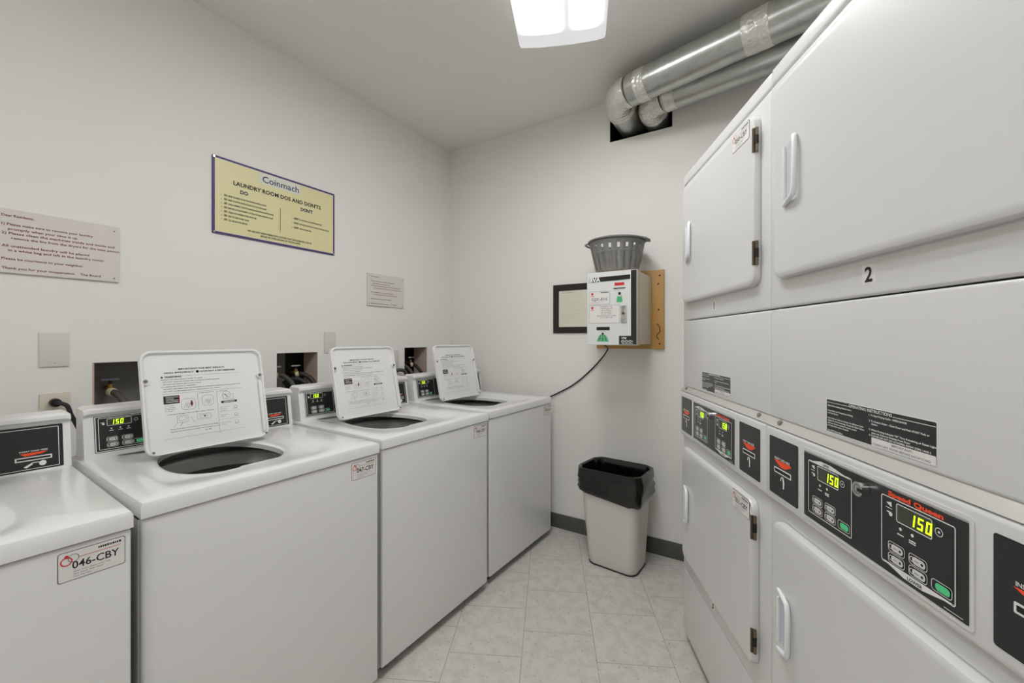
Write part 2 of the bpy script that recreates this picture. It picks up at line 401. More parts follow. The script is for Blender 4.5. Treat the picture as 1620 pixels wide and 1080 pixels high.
def washer(num, loc, rot, lidoff, side):
    t = thing('washing_machine', 'white top-load washing machine with its lid open, tag '+num+side, 'washing machine', loc, rot, 'washing machines along the left wall')
    # cabinet: open-topped shell
    m = MB(); m.box(-WD, -.018, 0, WW, .035, ZS-.006, 'enamel_side', skip=('z1',)); m.box(-WD+.01, -.02, .01, WW-.01, .5, .5001, 'valve_dark')
    m.rect(.01, WW-.01, .036, ZS-.01, -.0175, 'groove'); m.build('cabinet', t)
    m = MB(); m.box(-.017, 0, .002, WW-.002, .040, ZS-.0035, 'enamel', .007, 3); m.build('front_panel', t)
    for fx, fy in ((-.06, .05), (-.06, WW-.05), (-WD+.05, .05), (-WD+.05, WW-.05)):
        m = MB(); m.cyl((fx, fy, 0), (fx, fy, .036), .02, 'rubber', 12); m.build('leg', t)
    # top with sunken lid well and opening
    N = 96; c = (-.29, .285); m = MB()
    def rrl(inset, z, p=14):
        # outline of the washer top, sampled by angle from the opening centre
        o = []
        x0, x1, y0, y1 = -WD-.002+inset, .004-inset, -.0005+inset, WW+.0005-inset; r = .018
        for i in range(N):
            a = 2*PI*i/N+.03; dx, dy = math.cos(a), math.sin(a)
            k = min(((x1 if dx > 0 else x0)-c[0])/dx if abs(dx) > 1e-9 else 9, ((y1 if dy > 0 else y0)-c[1])/dy if abs(dy) > 1e-9 else 9)
            x, y = c[0]+dx*k, c[1]+dy*k
            o.append((x, y, z))
        return corner_snap(o, x0, x1, y0, y1)
    def corner_snap(o, x0, x1, y0, y1):
        o = list(o)
        for cx, cy in ((x0, y0), (x0, y1), (x1, y0), (x1, y1)):
            k = min(range(N), key=lambda i: (o[i][0]-cx)**2+(o[i][1]-cy)**2); o[k] = (cx, cy, o[k][2])
            for q in (-1, 1):   # round the corner a little
                pass
        return o
    def sq(cx, cy, hd, hw, z, p):
        o = []
        for i in range(N):
            a = 2*PI*i/N+.03; ca, sa = math.cos(a), math.sin(a)
            # ray from c against a superellipse centred (cx,cy): solve numerically
            lo, hi = 0, 1.2
            for _ in range(26):
                k = (lo+hi)/2; v = abs((c[0]+ca*k-cx)/hd)**p+abs((c[1]+sa*k-cy)/hw)**p
                if v > 1: hi = k
                else: lo = k
            o.append((c[0]+ca*lo, c[1]+sa*lo, z))
        return o
    def dloop(s_, z):
        """mouth of the tub: round at the back, cut straight across the front with a small notch"""
        o = []
        for i in range(N):
            a = 2*PI*i/N+.03; ca, sa = math.cos(a), math.sin(a)
            r = (abs(ca/.262)**2.2+abs(sa/.152)**2.2)**(-1/2.2) if ca < 0 else (abs(ca/.16)**2.5+abs(sa/.152)**2.5)**(-1/2.5)
            x, y = ca*r, sa*r
            fr = .152-(.010 if -.02 < y < .10 else 0)+ (0.0)
            if x > fr-.0: x = fr
            o.append((c[0]+x*s_-.0, c[1]+y*s_, z))
        return o
    lw = (-.315, .285, .262, .222)
    top = [rrl(.0, ZS-.0005), rrl(.0, ZT-.011), rrl(.0035, ZT-.0035), rrl(.011, ZT), sq(*lw, ZT, 7), sq(lw[0], lw[1], lw[2]-.014, lw[3]-.014, ZT-.009, 6.5),
           dloop(1.09, ZT-.010), dloop(1.03, ZT-.011), dloop(1.0, ZT-.015), dloop(.99, ZT-.03)]
    m.loft(top, 'enamel'); m.loft([rrl(0.0, ZS-.0005), rrl(.02, ZS-.0005)][::-1], 'enamel_side'); m.build('top_cover', t)
    # tub ring and basket seen through the mouth
    m = MB(); cc = (-.335, .30)
    circ = lambda r, z, n=48: [(cc[0]+r*math.cos(2*PI*i/n), cc[1]+r*math.sin(2*PI*i/n), z) for i in range(n)]
    m.loft([circ(.262, .76), circ(.262, .815), circ(.252, .823), circ(.222, .823), circ(.212, .815), circ(.205, .78)], 'ring_plastic'); m.build('balance_ring', t)
    m = MB(); m.loft([circ(.215, .80), circ(.215, .46)], 'steel_tub', cap1=True); m.build('wash_basket', t)
    # console
    m = MB(); x0, x1 = -WD+.01, -.552; zt = 1.036
    prof = [(x1, ZT), (x1-.022, 1.014), (x1-.010, 1.02), (x1-.010, 1.030), (x1-.018, zt), (x0+.012, zt+.002), (x0, zt-.01), (x0, ZT)]
    y0, y1 = .014, .646; n = len(prof)
    ins = [(y0, 0), (y0+.012, 1)]
    for (ya, yb) in ((y0, y1),):
        loops = [[(p[0], y, p[1]) for p in prof] for y in (ya, ya+.010, yb-.010, yb)]
        shr = lambda L_, k: [((q[0]-(x0+x1)/2)*k+(x0+x1)/2, q[1], (q[2]-.95)*k+.95 if q[2] > .9 else q[2]) for q in L_]
        loops = [shr(loops[0], .94), loops[1], loops[2], shr(loops[3], .94)]
        m.loft(loops, 'white_plastic', False, True, True)
    con = m.build('control_console', t)
    # print sits on the tilted face of the console
    tilt = math.atan2(.022, 1.014-ZT)
    F = Matrix.Translation((x1+.0006, 0, ZT)) @ Matrix.Rotation(-tilt, 4, 'Y')
    zz = lambda z: z-ZT+.000
    m = MB(); m.M = F; m.rect(.037, .222, zz(.898), zz(1.011), 0, 'print_black', .002, .001); m.rect(.0385, .2205, zz(.8995), zz(1.0095), .0005, 'print_white', .002); m.rect(.041, .218, zz(.902), zz(1.007), .001, 'black_panel', .002)
    m.frame(.046, .178, zz(.906), zz(1.004), .0016, .0014, 'print_white', .003)
    m.frame(.066, .125, zz(.978), zz(1.0), .0013, .0016, 'print_white', .003); m.rect(.0673, .1237, zz(.9793), zz(.9987), .0015, 'display_glass', .002)
    m.ring(.136, zz(.989), .0048, .0009, .0015, 'print_white'); m.rect(.052, .060, zz(.988), zz(.990), .0015, 'print_white'); m.disc(.058, zz(.985), .003, .0015, 'print_white')
    for ly in (.076, .097, .117): m.disc(ly, zz(.969), .0022, .0016, 'print_white', n=10); m.rect(ly-.005, ly+.005, zz(.962), zz(.9638), .0015, 'print_white')
    m.build('keypad_panel', con, 'black keypad panel')
    m = MB(); m.M = F; seg150(m, .075, zz(.9815), .0145, .0021, 'digit_glow'); m.build('display_digits', con, 'glowing yellow-green digits reading 150')
    for by, bz, c_ in ((.077, .936, 'button_white'), (.078, .919, 'button_white'), (.113, .936, 'button_white'), (.113, .919, 'button_white'), (.141, .919, 'button_green')):
        m = MB(); m.M = F; pill(m, by, zz(bz), .027, .0145, .0018, c_, c_ == 'button_white'); m.build('button', con, 'green start button' if c_ == 'button_green' else None)
    m = MB(); m.M = F; m.rect(.470, .630, zz(.888), zz(1.008), 0, 'print_black', .002, .001); m.rect(.472, .628, zz(.890), zz(1.006), .0005, 'black_panel', .002)
    m.frame(.474, .622, zz(.892), zz(1.002), .0014, .001, 'print_white', .002)
    m.rect(.540, .608, zz(.915), zz(.926), .001, 'print_white', .001); m.rect(.543, .605, zz(.9178), zz(.9232), .0013, 'black_matte')
    m.text('INSERT CARD HERE', .548, zz(.9395), .0035, 'print_white', .001, width=.052, bold=1)
    m.poly([(.548, zz(.936)), (.600, zz(.9375)), (.590, zz(.9315)), (.558, zz(.9285))], .0011, 'print_orange')
    m.disc(.590, zz(.905), .007, .001, 'print_white'); m.poly([(.555, zz(.900)), (.570, zz(.909)), (.572, zz(.905)), (.560, zz(.896))], .001, 'print_white')
    m.rect(.570, .584, zz(.908), zz(.910), .001, 'print_white')
    m.build('card_reader', con, 'black card reader panel with red arrow and slot')
    # lid, leaning back on its hinge
    lw_, lh = .36, .333
    lt = math.radians(12.5)
    LM = Matrix.Translation((-.408, .108+lidoff, ZT+.004)) @ Matrix.Rotation(-lt, 4, 'Y')
    m = MB(); m.M = LM
    A = rr(0, lw_, 0, lh, .032, 8); n = len(A)
    def inner(t_l, t_r, t_t, t_b, r): return rr(t_l, lw_-t_r, t_b, lh-t_t, r, 8)
    I1 = inner(.006, .007, .007, .003, .027)
    I2 = inner(.0095, .012, .012, .005, .024)
    lp = lambda Q, x: [(x, q[0], q[1]) for q in Q]
    m.loft([lp(A, -.018), lp(A, -.002), lp(inner(.002, .002, .002, .002, .031), 0), lp(I1, 0), lp(I2, -.009)], 'lid_white', True, True, True)
    lid = m.build('lid', t)
    # boss blocks the rim jogs around, with their bolts
    for by, bz in ((.011, .235), (lw_-.013, .232), (.018, .012), (lw_-.012, .012)):
        big = bz > .1
        m = MB(); m.M = LM
        if big: m.cyl((-.012, by, bz), (-.0005, by, bz), .0105, 'lid_white', 16)
        m.cyl((-.012, by, bz), (.0015, by, bz), .0062 if big else .0035, 'screw_metal', 12); m.cyl((.001, by, bz), (.0018, by, bz), .003, 'hinge_metal', 8)
        m.build('bolt', lid, 'round grey metal bolt on the white lid')
    m = MB(); m.M = LM; m.box(-.0088, -.001, lw_-.020, lw_-.008, .02, .21, 'lid_white', .003); m.build('rim_bulge', lid)
    # printed instructions; u from lid left, v up from the lid bottom
    m = MB(); m.M = LM @ Matrix.Translation((-.0085, 0, 0))
    T = lambda s_, u, v, h, w_=None, al='L', b=.5, c_='print_black': m.text(s_, u, v, h, c_, 0, w_, al, b)
    T('IMPORTANT! FOR BEST RESULTS', .099, .268, .0052, .135, b=1.2)
    T('HIGH EFFICIENCY', .061, .257, .0048, .082, b=1.2); m.disc(.152, .2595, .0045, 0, 'print_black'); T('DETERGENT IS RECOMMENDED', .160, .257, .0048, .108, b=1.2)
    T('WARNING', .061, .243, .006, .045, b=1.5); m.poly([(.050, .243), (.058, .243), (.054, .250)], 0, 'print_black')
    m.rect(.10, .28, .2475, .248, 0, 'print_grey')
    for k, (u, l, ww) in enumerate(((.050, 'Washers can cause injury or death. To avoid:', .115), (.056, 'DO NOT reach into washer with moving parts while operating.', .16), (.056, 'DO NOT let children play in or on washer.', .105), (.050, 'To reduce risk of fire or explosion:', .095), (.056, 'DO NOT wash items soiled with flammable or combustible substances such as gasoline or oils.', .225), (.056, 'DO NOT use flammable vapors or chemicals in or near washer.', .16))):
        T(l, u, .236-k*.0078, .0032, ww, b=.4)
    m.rect(.05, .285, .1905, .1911, 0, 'print_grey')
    m.rect(.054, .096, .158, .184, 0, 'print_black'); m.rect(.0945, .0965, .163, .184, .0002, 'print_red')
    for k in range(4): m.rect(.060, .093-(.012 if k == 1 else 0), .1785-k*.0052, .1800-k*.0052, .0002, 'print_white')
    greek(m, .056, .151, .032, 4, .0055, 0, 'print_grey', 9, .001)
    for (a, b_, c_, d_) in ((.100, .139, .134, .170), (.158, .192, .140, .176)):
        m.frame(a, b_, c_, d_, .0007, 0, 'print_grey', .01)
        for q in range(3): m.line((a+.006+q*.006, c_+.005), (a+.012+q*.006, c_+.022), .0006, 0, 'print_grey'); m.line((a+.018+q*.004, c_+.005), (a+.012+q*.006, c_+.022), .0006, 0, 'print_grey')
    m.poly([(.128, .142), (.132, .150), (.131, .160), (.127, .164), (.125, .152)], .0002, 'print_maroon')
    m.ring(.232, .170, .013, .0008, 0, 'print_grey'); m.line((.226, .174), (.236, .162), .002, 0, 'print_black'); m.frame(.220, .254, .155, .172, .0006, 0, 'print_grey')
    T('2. Load clothes loosely', .150, .184, .003, .045, b=.3); T('3. Close lid', .205, .184, .003, .03, b=.3)
    m.rect(.146, .1466, .128, .186, 0, 'print_grey'); m.rect(.202, .2026, .040, .190, 0, 'print_grey')
    m.rect(.214, .264, .142, .149, 0, 'print_black'); m.rect(.222, .257, .1442, .1465, .0002, 'print_white')
    T('4. Add liquid detergent only to the fabric softener dispenser', .060, .122, .003, .13, b=.3)
    for (a, b_, c_, d_) in ((.085, .115, .094, .117), (.090, .110, .100, .113), (.140, .180, .096, .114), (.148, .170, .100, .110)): m.frame(a, b_, c_, d_, .0006, 0, 'print_grey', .003)
    m.line((.075, .082), (.086, .096), .0006, 0, 'print_grey'); m.line((.122, .108), (.134, .088), .0006, 0, 'print_grey'); m.disc(.162, .106, .003, 0, 'print_grey')
    m.line((.093, .084), (.100, .094), .001, 0, 'print_grey')
    for k in range(3):
        greek(m, .210, .128-k*.027, .030, 3 if k == 0 else 2, .006, 0, 'print_grey', 20+k, .0009); m.ring(.258, .124-k*.027, .006, .0007, 0, 'print_grey', 10); m.line((.250, .118-k*.027), (.262, .122-k*.027), .0009, 0, 'print_grey')
        if k: m.rect(.206, .270, .139-k*.027, .1394-k*.027, 0, 'print_grey')
    T('Always follow fabric care and detergent instructions on the package.', .066, .074, .003, .135, b=.3); T('Clean lint from the tub and leave lid open when the washer is not in use.', .066, .066, .003, .14, b=.3)
    T('201 986', .160, .058, .003, .018, b=.4)
    m.rect(.05, .28, .046, .0465, 0, 'print_grey')
    m.build('printed_instructions', lid, 'black and red instruction print on the white lid')
    service_tag(t, num, .541 if num != '049-CBY' else .56, .774, .639 if num != '049-CBY' else .649, .832, .0004)
    return t
washer('046-CBY', (-1.190, -.331, 0), math.radians(-2.3), .022, ', nearest, cut by the left edge')
washer('047-CBY', (-1.197, .342, 0), math.radians(-1.4), .012, ', second from the left')
washer('048-CBY', (-1.203, 1.024, 0), math.radians(-1.2), -.002, ', below the small white notice')
washer('049-CBY', (-1.201, 1.7056, 0), math.radians(-2.0), -.02, ', in the far corner')

# ------------------------------------------------------------------ stacked dryers
DW = .6856
def dryer(i, num_top, num_low, tag_top, tag_low, label):
    loc = D0+DE*(DW*i)+DN*(.002*i)
    t = thing('stacked_dryer', label, 'dryer', loc, DROT, 'stacked dryers along the right side')
    DD = .70; g = .0012; E_ = 'dryer_enamel'
    m = MB(); m.box(-DD, -.022, g, DW-g, .03, 1.915, E_); m.rect(.008, DW-.008, .04, 1.915, -.0215, 'groove'); m.box(-DD+.05, -.05, .03, DW-.03, 0.0, .031, 'rubber'); m.build('cabinet', t)
    m = MB(); m.box(-DD-.001, 0, g, DW-g, 1.8845, 1.9295, E_, .010, 3); m.build('top_cap', t)
    for nm, z0, z1 in (('upper_front_panel', 1.3258, 1.8822), ('middle_front_panel', 1.054, 1.3232), ('lower_front_panel', .2985, .8505), ('kick_panel', .036, .2965)):
        m = MB(); m.box(-.021, 0, g, DW-g, z0, z1, E_, .006, 3); m.build(nm, t)
    # slanted trim strip with its screws above the console
    m = MB(); m.add([(-.004, g, 1.056), (.012, g, 1.036), (-.01, g, 1.034), (-.004, DW-g, 1.056), (.012, DW-g, 1.036), (-.01, DW-g, 1.034)], [(0, 1, 4, 3), (1, 2, 5, 4), (0, 2, 1), (3, 4, 5)], 'strip_metal')
    st = m.build('trim_strip', t)
    for sy in (.052, .634):
        m = MB(); m.cyl((.002, sy, 1.0455), (.0075, sy, 1.0495), .0058, 'screw_metal', 12); m.build('screw', st)
    m = MB(); m.box(-.021, .013, g, DW-g, .8535, 1.0345, E_, .009, 3)
    m.frame(.157, .517, .869, 1.019, .006, .0145, E_, .006, .003)
    con = m.build('control_console', t)
    X = .0142
    for y0, y1 in ((.023, .137), (.541, .655)):
        m = MB(); m.rect(y0-.0015, y1+.0015, .8745, 1.0125, X-.0006, 'print_black', .004, .001); m.rect(y0, y1, .876, 1.011, X, 'black_panel', .003)
        c = (y0+y1)/2
        m.text('INSERT CARD HERE', c-.033, .9615, .0052, 'print_white', X+.0006, width=.062, bold=1)
        m.poly([(c-.036, .9595), (c+.034, .961), (c+.036, .9575), (c+.012, .9465), (c-.008, .9465)], X+.0006, 'print_orange')
        m.rect(c-.035, c+.035, .929, .9425, X+.0006, 'print_white', .002); m.rect(c-.032, c+.032, .932, .9395, X+.0009, 'black_matte', .001)
        hand_icon(m, c-.002, .910, .019, X+.0006, 'print_white')
        m.build('card_reader', con, 'black card reader panel with orange arrow and slot')
    m = MB(); m.rect(.164, .511, .876, 1.0095, X+.0012, 'black_panel', .002, .002)
    x = X+.0018
    for y0, up in ((.1795, True), (.3705, False)):
        y1 = y0+.1245; z0, z1 = .8885, .9975
        m.frame(y0, y1, z0, z1, .0016, x, 'print_white', .004)
        if up:
            m.poly([(y0+.001, z1-.003), (y1-.001, z1-.003), (y0+.068, 1.0035), (y0+.038, 1.0035)], x-.0001, 'print_white'); m.text('UPPER', y0+.055, .9965, .0048, 'print_black', x+.0003, align='C', bold=.6)
        else:
            m.poly([(y0+.001, z0+.003), (y0+.042, .8815), (y0+.075, .8815), (y1-.001, z0+.003)], x-.0001, 'print_white'); m.text('LOWER', y0+.062, .8832, .0052, 'print_black', x+.0003, align='C', bold=.6)
        m.frame(y0+.0295, y0+.0905, .9635, .9925, .0013, x+.0002, 'print_white', .003); m.rect(y0+.0308, y0+.0892, .9648, .9912, x+.0001, 'display_glass', .002)
        m.ring(y0+.1005, .9795, .0062, .0011, x, 'print_white'); m.disc(y0+.1005, .9795, .0018, x, 'print_white')
        m.poly([(y0+.010, .987), (y0+.020, .990), (y0+.021, .982), (y0+.017, .983)], x, 'print_white'); m.rect(y0+.009, y0+.021, .9785, .9797, x, 'print_white'); m.disc(y0+.0185, .9705, .0035, x, 'print_white'); m.rect(y0+.011, y0+.018, .972, .974, x, 'print_white')
        for ly in (.037, .058): m.disc(y0+ly, .9545, .0026, x, 'print_white', n=10); m.rect(y0+ly-.006, y0+ly+.006, .9445, .9465, x, 'print_white')
        m.rect(y0+.052, y0+.064, .9415, .9432, x, 'print_white')
    m.text('Speed Queen', .384, .9995, .0072, 'print_orange', x, width=.094, bold=2.4)
    m.rect(.478, .505, .8795, .8805, x, 'print_white')
    m.build('keypad_panel', con, 'black keypad panel with upper and lower sections and orange lettering')
    for y0 in (.1795, .3705):
        m = MB(); seg150(m, y0+.053, .9685, .018, x+.0006, 'digit_glow'); m.build('display_digits', con, 'glowing yellow-green digits reading 150')
        for by, bz, c_ in ((.0295, .9195, 'button_white'), (.0295, .9015, 'button_white'), (.0675, .9195, 'button_white'), (.0675, .9015, 'button_white'), (.1045, .9025, 'button_green')):
            m = MB(); pill(m, y0+by, bz, .031, .0165, x+.0003, c_, c_ == 'button_white'); m.build('button', con, 'green start button' if c_ == 'button_green' else None)
    m = MB(); m.cyl((x, .334, .990), (x+.012, .334, .990), .0125, 'chrome', 20); m.ring(.334, .990, .0085, .002, x+.0123, 'screw_metal'); m.rect(.334, .348, .9865, .9925, x+.0125, 'print_black'); m.build('key_lock', con, 'chrome key lock')
    # doors
    for low, (y0, y1, z0, z1) in ((False, (.040, .634, 1.393, 1.856)), (True, (.035, .624, .363, .8135))):
        m = MB(); n = 6
        Lp = lambda ins, xx, r: [(xx, *q) for q in rr(y0+ins, y1-ins, z0+ins, z1-ins, r, 8)]
        m.loft([Lp(-.002, -.0005, .034), Lp(-.002, .0005, .034)], 'groove')
        m.loft([Lp(.0005, .0002, .032), Lp(0, .010, .032), Lp(.0035, .0165, .029), Lp(.010, .019, .024), Lp(.016, .0192, .020)], E_, True, False, True)
        d = m.build('upper_door' if not low else 'lower_door', t)
        hy, hz0, hz1 = (.103, 1.560, 1.703) if not low else (.079, .526, .657)
        hw = .044; XX = .0194
        m = MB()
        # curved cup handle: a thin raised lip that bulges at its right side, around a flat patch greyed for the pocket's shade
        m.poly([(hy, hz0+.014), (hy+hw-.004, hz0+.006), (hy+hw, hz0+.02), (hy+hw, hz1-.02), (hy+hw-.004, hz1-.004), (hy, hz1-.014)], XX, 'handle_pocket_shade', .001)
        prof = [(hy-.006, hz0-.004), (hy+hw*.5, hz0+.002), (hy+hw-.003, hz0+.008), (hy+hw+.004, hz0+.022), (hy+hw+.004, hz1-.022), (hy+hw-.003, hz1-.006), (hy+hw*.5, hz1-.001), (hy-.006, hz1+.003)]
        if not low: prof = prof[:6]+[(hy+hw-.006, hz1-.002)]
        P = [(XX+.010*math.sin(PI*min(1, max(0, (k+.6)/len(prof)))), a, b) for k, (a, b) in enumerate(prof)]
        m.tube(P, [.0035]+[.0055]*(len(P)-2)+[.0035], 'handle_plastic', 10)
        m.box(XX-.001, XX+.006, hy-.004, hy+.001, hz0+.012, hz1-.012, 'handle_plastic', .002)
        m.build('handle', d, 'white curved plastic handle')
        for hz in ((1.748, 1.447) if not low else (.711, .406)):
            m = MB(); m.box(.004, .0205, y1-.006, y1-.001, hz, hz+.064, 'hinge_metal'); m.cyl((.012, y1+.002, hz), (.012, y1+.002, hz+.064), .0042, 'hinge_metal', 10)
            m.cyl((.012, y1+.002, hz+.02), (.012, y1+.002, hz+.044), .0048, 'black_matte', 10)
            m.build('hinge', d, 'grey metal hinge')
        tg = tag_top if not low else tag_low
        if tg:
            if low: service_tag(d, tg, .508, .757, .613, .8085, .0198)
            else: service_tag(d, tg, .508, 1.797, .611, 1.848, .0198)
    # number stickers
    for s_, yy, zz in ((num_top, .322, 1.364), (num_low, .311, .335)):
        m = MB(); m.rect(yy-.0155, yy+.0155, zz-.0175, zz+.0175, .0004, 'sticker_white', .001, .0004); m.text(s_, yy, zz-.013, .026, 'print_black', .0008, align='C', bold=1.2); m.build('number_sticker', t, 'small sticker with number '+s_)
    # operating instructions
    m = MB(); y0, y1, z0, z1 = .211, .451, 1.064, 1.1305
    m.rect(y0, y1, z0, z1, .0004, 'print_white', .003, .0004); m.rect(y0+.0015, y1-.0015, z0+.0015, z1-.0015, .0006, 'black_panel', .002)
    m.rect(y0+.0015, y0+.068, z1-.0075, z1-.0065, .0009, 'print_white'); m.text('OPERATING INSTRUCTIONS', (y0+y1)/2-.008, z1-.0082, .0052, 'print_white', .0009, width=.098, align='C', bold=1); m.rect(y1-.078, y1-.002, z1-.0085, z1-.0075, .0009, 'print_white')
    left = ['Select Fabric Setting Before Insert', '', 'Select Fabric and Temperature Setting', 'and Press Button', '', 'Insert Card or Coins to Activate, See Minimum Cycle', 'display for time remaining. Check lint Filter before', 'each use. Do not overload. Remove articles', 'promptly when cycle is finished', '', 'Push START Button Below']
    right = ['1. To Start Drying Cycle - OPEN DOOR', '', '2. To Reopen Dryer - Close Door and Push START Pads or', '    Button', '', '3. When Drying Indicates "00" Time Remaining or Reset Light', '    goes out, Remove Clothing From Dryer', '4. CLOTHES ARE NOT DRY AS DESIRED, REPEAT STEPS 1 AND 2']
    for k, l in enumerate(left):
        if l: m.text(l, y0+.005, z1-.0145-k*.0049, .0028, 'print_white', .0009, width=len(l)*.00185, bold=1.4)
    for k, l in enumerate(right):
        if l: m.text(l.strip(), y0+.112+(.006 if l[0] == ' ' else 0), z1-.0145-k*.0050, .0029, 'print_white', .0009, width=len(l.strip())*.00215, bold=1.4)
    m.rect(y0+.118, y1-.0015, z0+.0012, z0+.0155, .0010, 'sticker_white', .002)
    m.text('IMPORTANT:', y0+.180, z0+.0098, .0034, 'print_grey', .0012, width=.04, align='C', bold=1); m.text('CLEAN LINT FILTER BEFORE EACH LOAD', y0+.122, z0+.0035, .0034, 'print_grey', .0012, width=.108, bold=.6)
    m.build('instruction_label', t, 'black operating instructions sticker')
    return t
dryer(0, '1', '3', '050-CBY', '051-CBY', 'white stacked coin-laundry dryer numbered 1 and 3, nearest the back wall')
dryer(1, '2', '4', '', '', 'white stacked dryer numbered 2, nearest the camera at the right edge')

# ------------------------------------------------------------------ ceiling light
FA = math.radians(22.7)
def ceiling_lamp(label, loc, rot):
    t = thing('ceiling_light', label, 'ceiling light', loc, rot)
    m = MB(); m.box(-.195, .195, -.605, .605, -.03, 0, 'lamp_metal', .003); m.build('housing', t)
    sec = [(-.199, -.022), (-.199, -.062), (-.192, -.074), (-.10, -.082), (.04, -.083), (.15, -.078), (.192, -.070), (.199, -.060), (.199, -.022)]
    m = MB(); m.loft([[(a, -.612, b) for a, b in sec], [(a, .612, b) for a, b in sec]], 'lamp_diffuser', False, True, True); m.build('diffuser', t, 'white acrylic diffuser lit from inside')
ceiling_lamp('rectangular white fluorescent ceiling light with glowing acrylic cover', (-.82+.61*math.sin(FA), 1.751-.61*math.cos(FA), ZC), FA)
ceiling_lamp('added unseen fluorescent fill light behind the camera', (-.30, -.75, ZC), FA)  # invented fixture out of view, added to even out the room light

# ------------------------------------------------------------------ dryer exhaust ducts
def duct(pts, corner, exitp, r, R, label, tapes, name='exhaust_duct'):
    A = Vector(pts[0]); Cn = Vector(corner); B = Vector(exitp)
    d1 = (Cn-A).normalized(); d2 = (B-Cn).normalized(); ang = d1.angle(d2); tl = R*math.tan(ang/2)
    s0 = Cn-d1*tl; s1 = Cn+d2*tl
    t = thing(name, label, 'duct', tuple(A)); off = A
    q = lambda p: tuple(Vector(p)-off)
    m = MB(); m.cyl(q(A), q(s0), r, 'galvanized', 40); m.build('straight_pipe', t)
    # gored elbow
    m = MB(); nr = d2.cross(d1).normalized(); ctr = s0+(d2-d1*d2.dot(d1)).normalized()*R
    K = 5; arc = []
    for k in range(K+1):
        a = ang*k/K; v = Matrix.Rotation(-a, 3, nr) @ (s0-ctr); arc.append(ctr+v)
    rad = []; ps = []
    for k in range(K):
        a, b = arc[k], arc[k+1]
        for f, rr_ in ((0, r*1.035), (.12, r*1.035), (.2, r*1.0), (.85, r*.995), (1, r*1.02)):
            ps.append(q(a.lerp(b, f*.98))); rad.append(rr_)
    m.tube(ps, rad, 'foil_tape', 40); m.build('elbow', t)
    m = MB(); m.cyl(q(arc[-1]), q(B), r*.97, 'galvanized', 40); m.cyl(q(arc[-1]+d2*.0), q(arc[-1]+d2*.025), r*1.03, 'foil_tape', 40); m.build('wall_stub', t)
    for a, b in tapes:
        pa = A+d1*((a-A.x)/d1.x); pb = A+d1*((b-A.x)/d1.x)
        m = MB(); n = 9; P = []; Q = []
        for k in range(n+1): P.append(q(pa.lerp(pb, k/n))); Q.append(r*1.012+.0022*random.random())
        m.tube(P, Q, 'foil_tape', 44, True); m.build('foil_tape', t, 'crumpled silver tape band')
    return t
z1 = 2.553
duct([(.56, 2.019-.236*.56, z1)], (-.712, 2.019+.236*.712, z1), (-.712, YB+.2, z1-.01), .079, .125, 'larger silver exhaust duct in front under the ceiling, bending into the wall hole', [(-.57, -.515), (-.085, .012)])
duct([(.42, 2.226-.159*.42, 2.542)], (-.557, 2.226+.159*.557, 2.542), (-.557, YB+.2, 2.53), .0755, .095, 'second silver exhaust duct running behind and below the larger one', [(-.465, -.412)])

# ------------------------------------------------------------------ back wall: board, change machine, basket, notice
RB = -PI/2
board = thing('mounting_board', 'varnished wooden board on the back wall behind the change machine', 'board', (-.907, YB, 1.191), RB)
W = .399; H = .453
m = MB(); m.box(.0005, .020, 0, W, 0, H, 'wood_board', .002); m.build('panel', board)
for by, bz in ((W-.022, .42), (W-.030, .372), (W-.028, .225), (W-.022, .03)):
    m = MB(); m.disc(by, bz, .0052, .0208, 'wood_hole', .0005); m.build('screw_hole', board)
m = MB(); m.tube([(.0212, W-.035, .145), (.0212, W-.022, .125), (.0212, W-.020, .10), (.0212, W-.034, .085), (.0212, W-.040, .07), (.0212, W-.026, .055)], .0022, 'wood_hole', 6); m.build('chipped_mark', board)
CY = YB-.0205; cd = CY-2.118
changer = t = thing('change_machine', 'white and black card value machine mounted on the wooden board', 'vending machine', (-.842, CY, 1.216), RB)
W, H = .271, .390
m = MB(); m.box(0, cd-.05, .003, W-.003, .004, H-.003, 'changer_case', .003); m.box(cd-.05, cd-.042, .006, W-.006, .006, H-.006, 'groove'); m.build('case', t)
m = MB(); m.box(cd-.045, cd, 0, W, 0, H, 'changer_case', .002)
X = cd+.0004; f = lambda x, z: (x+.842, z-1.216)
m.rect(.002, W-.002, .002, H-.002, X, 'changer_face')
m.poly([f(-.830, 1.551), f(-.606, 1.558), f(-.606, 1.581), f(-.830, 1.578)], X+.0004, 'black_panel')
m.rect(W-.0315, W-.003, .004, H-.003, X+.0005, 'black_panel'); m.rect(W-.094, W-.003, .004, .049, X+.0006, 'black_panel')
m.text('BVA', .014, .3385, .0235, 'print_white', X+.0009, width=.063, bold=2.6)
m.rect(.03, .235, .3385, .3395, X+.0010, 'print_green')
m.text('VTM', W-.082, .032, .010, 'print_white', X+.0009, width=.026, bold=2)
for k in range(3): m.ring(W-.074+k*.019, .020, .0075, .0022, X+.0009, 'print_white', 14)
m.rect(W-.083, W-.020, .0145, .0255, X+.0007, 'print_grey'); m.rect(W-.082, W-.020, .0075, .009, X+.0009, 'print_white')
m.rect(*(.153, .205, .312, .3275), X+.0006, 'print_red'); m.rect(.147, .211, .295, .3005, X+.0006, 'print_black'); m.rect(.153, .205, .2895, .2905, X+.0006, 'print_grey')
m.poly([(.163, .225), (.196, .225), (.190, .262), (.169, .262)], X+.0006, 'print_green'); m.poly([(.169, .255), (.190, .255), (.185, .262), (.174, .262)], X+.0008, 'sticker_white'); m.disc(.180, .270, .0075, X+.0008, 'print_black')
m.rect(.055, .127, .079, .097, X+.0006, 'print_black'); m.rect(.075, .105, .072, .073, X+.0006, 'print_grey')
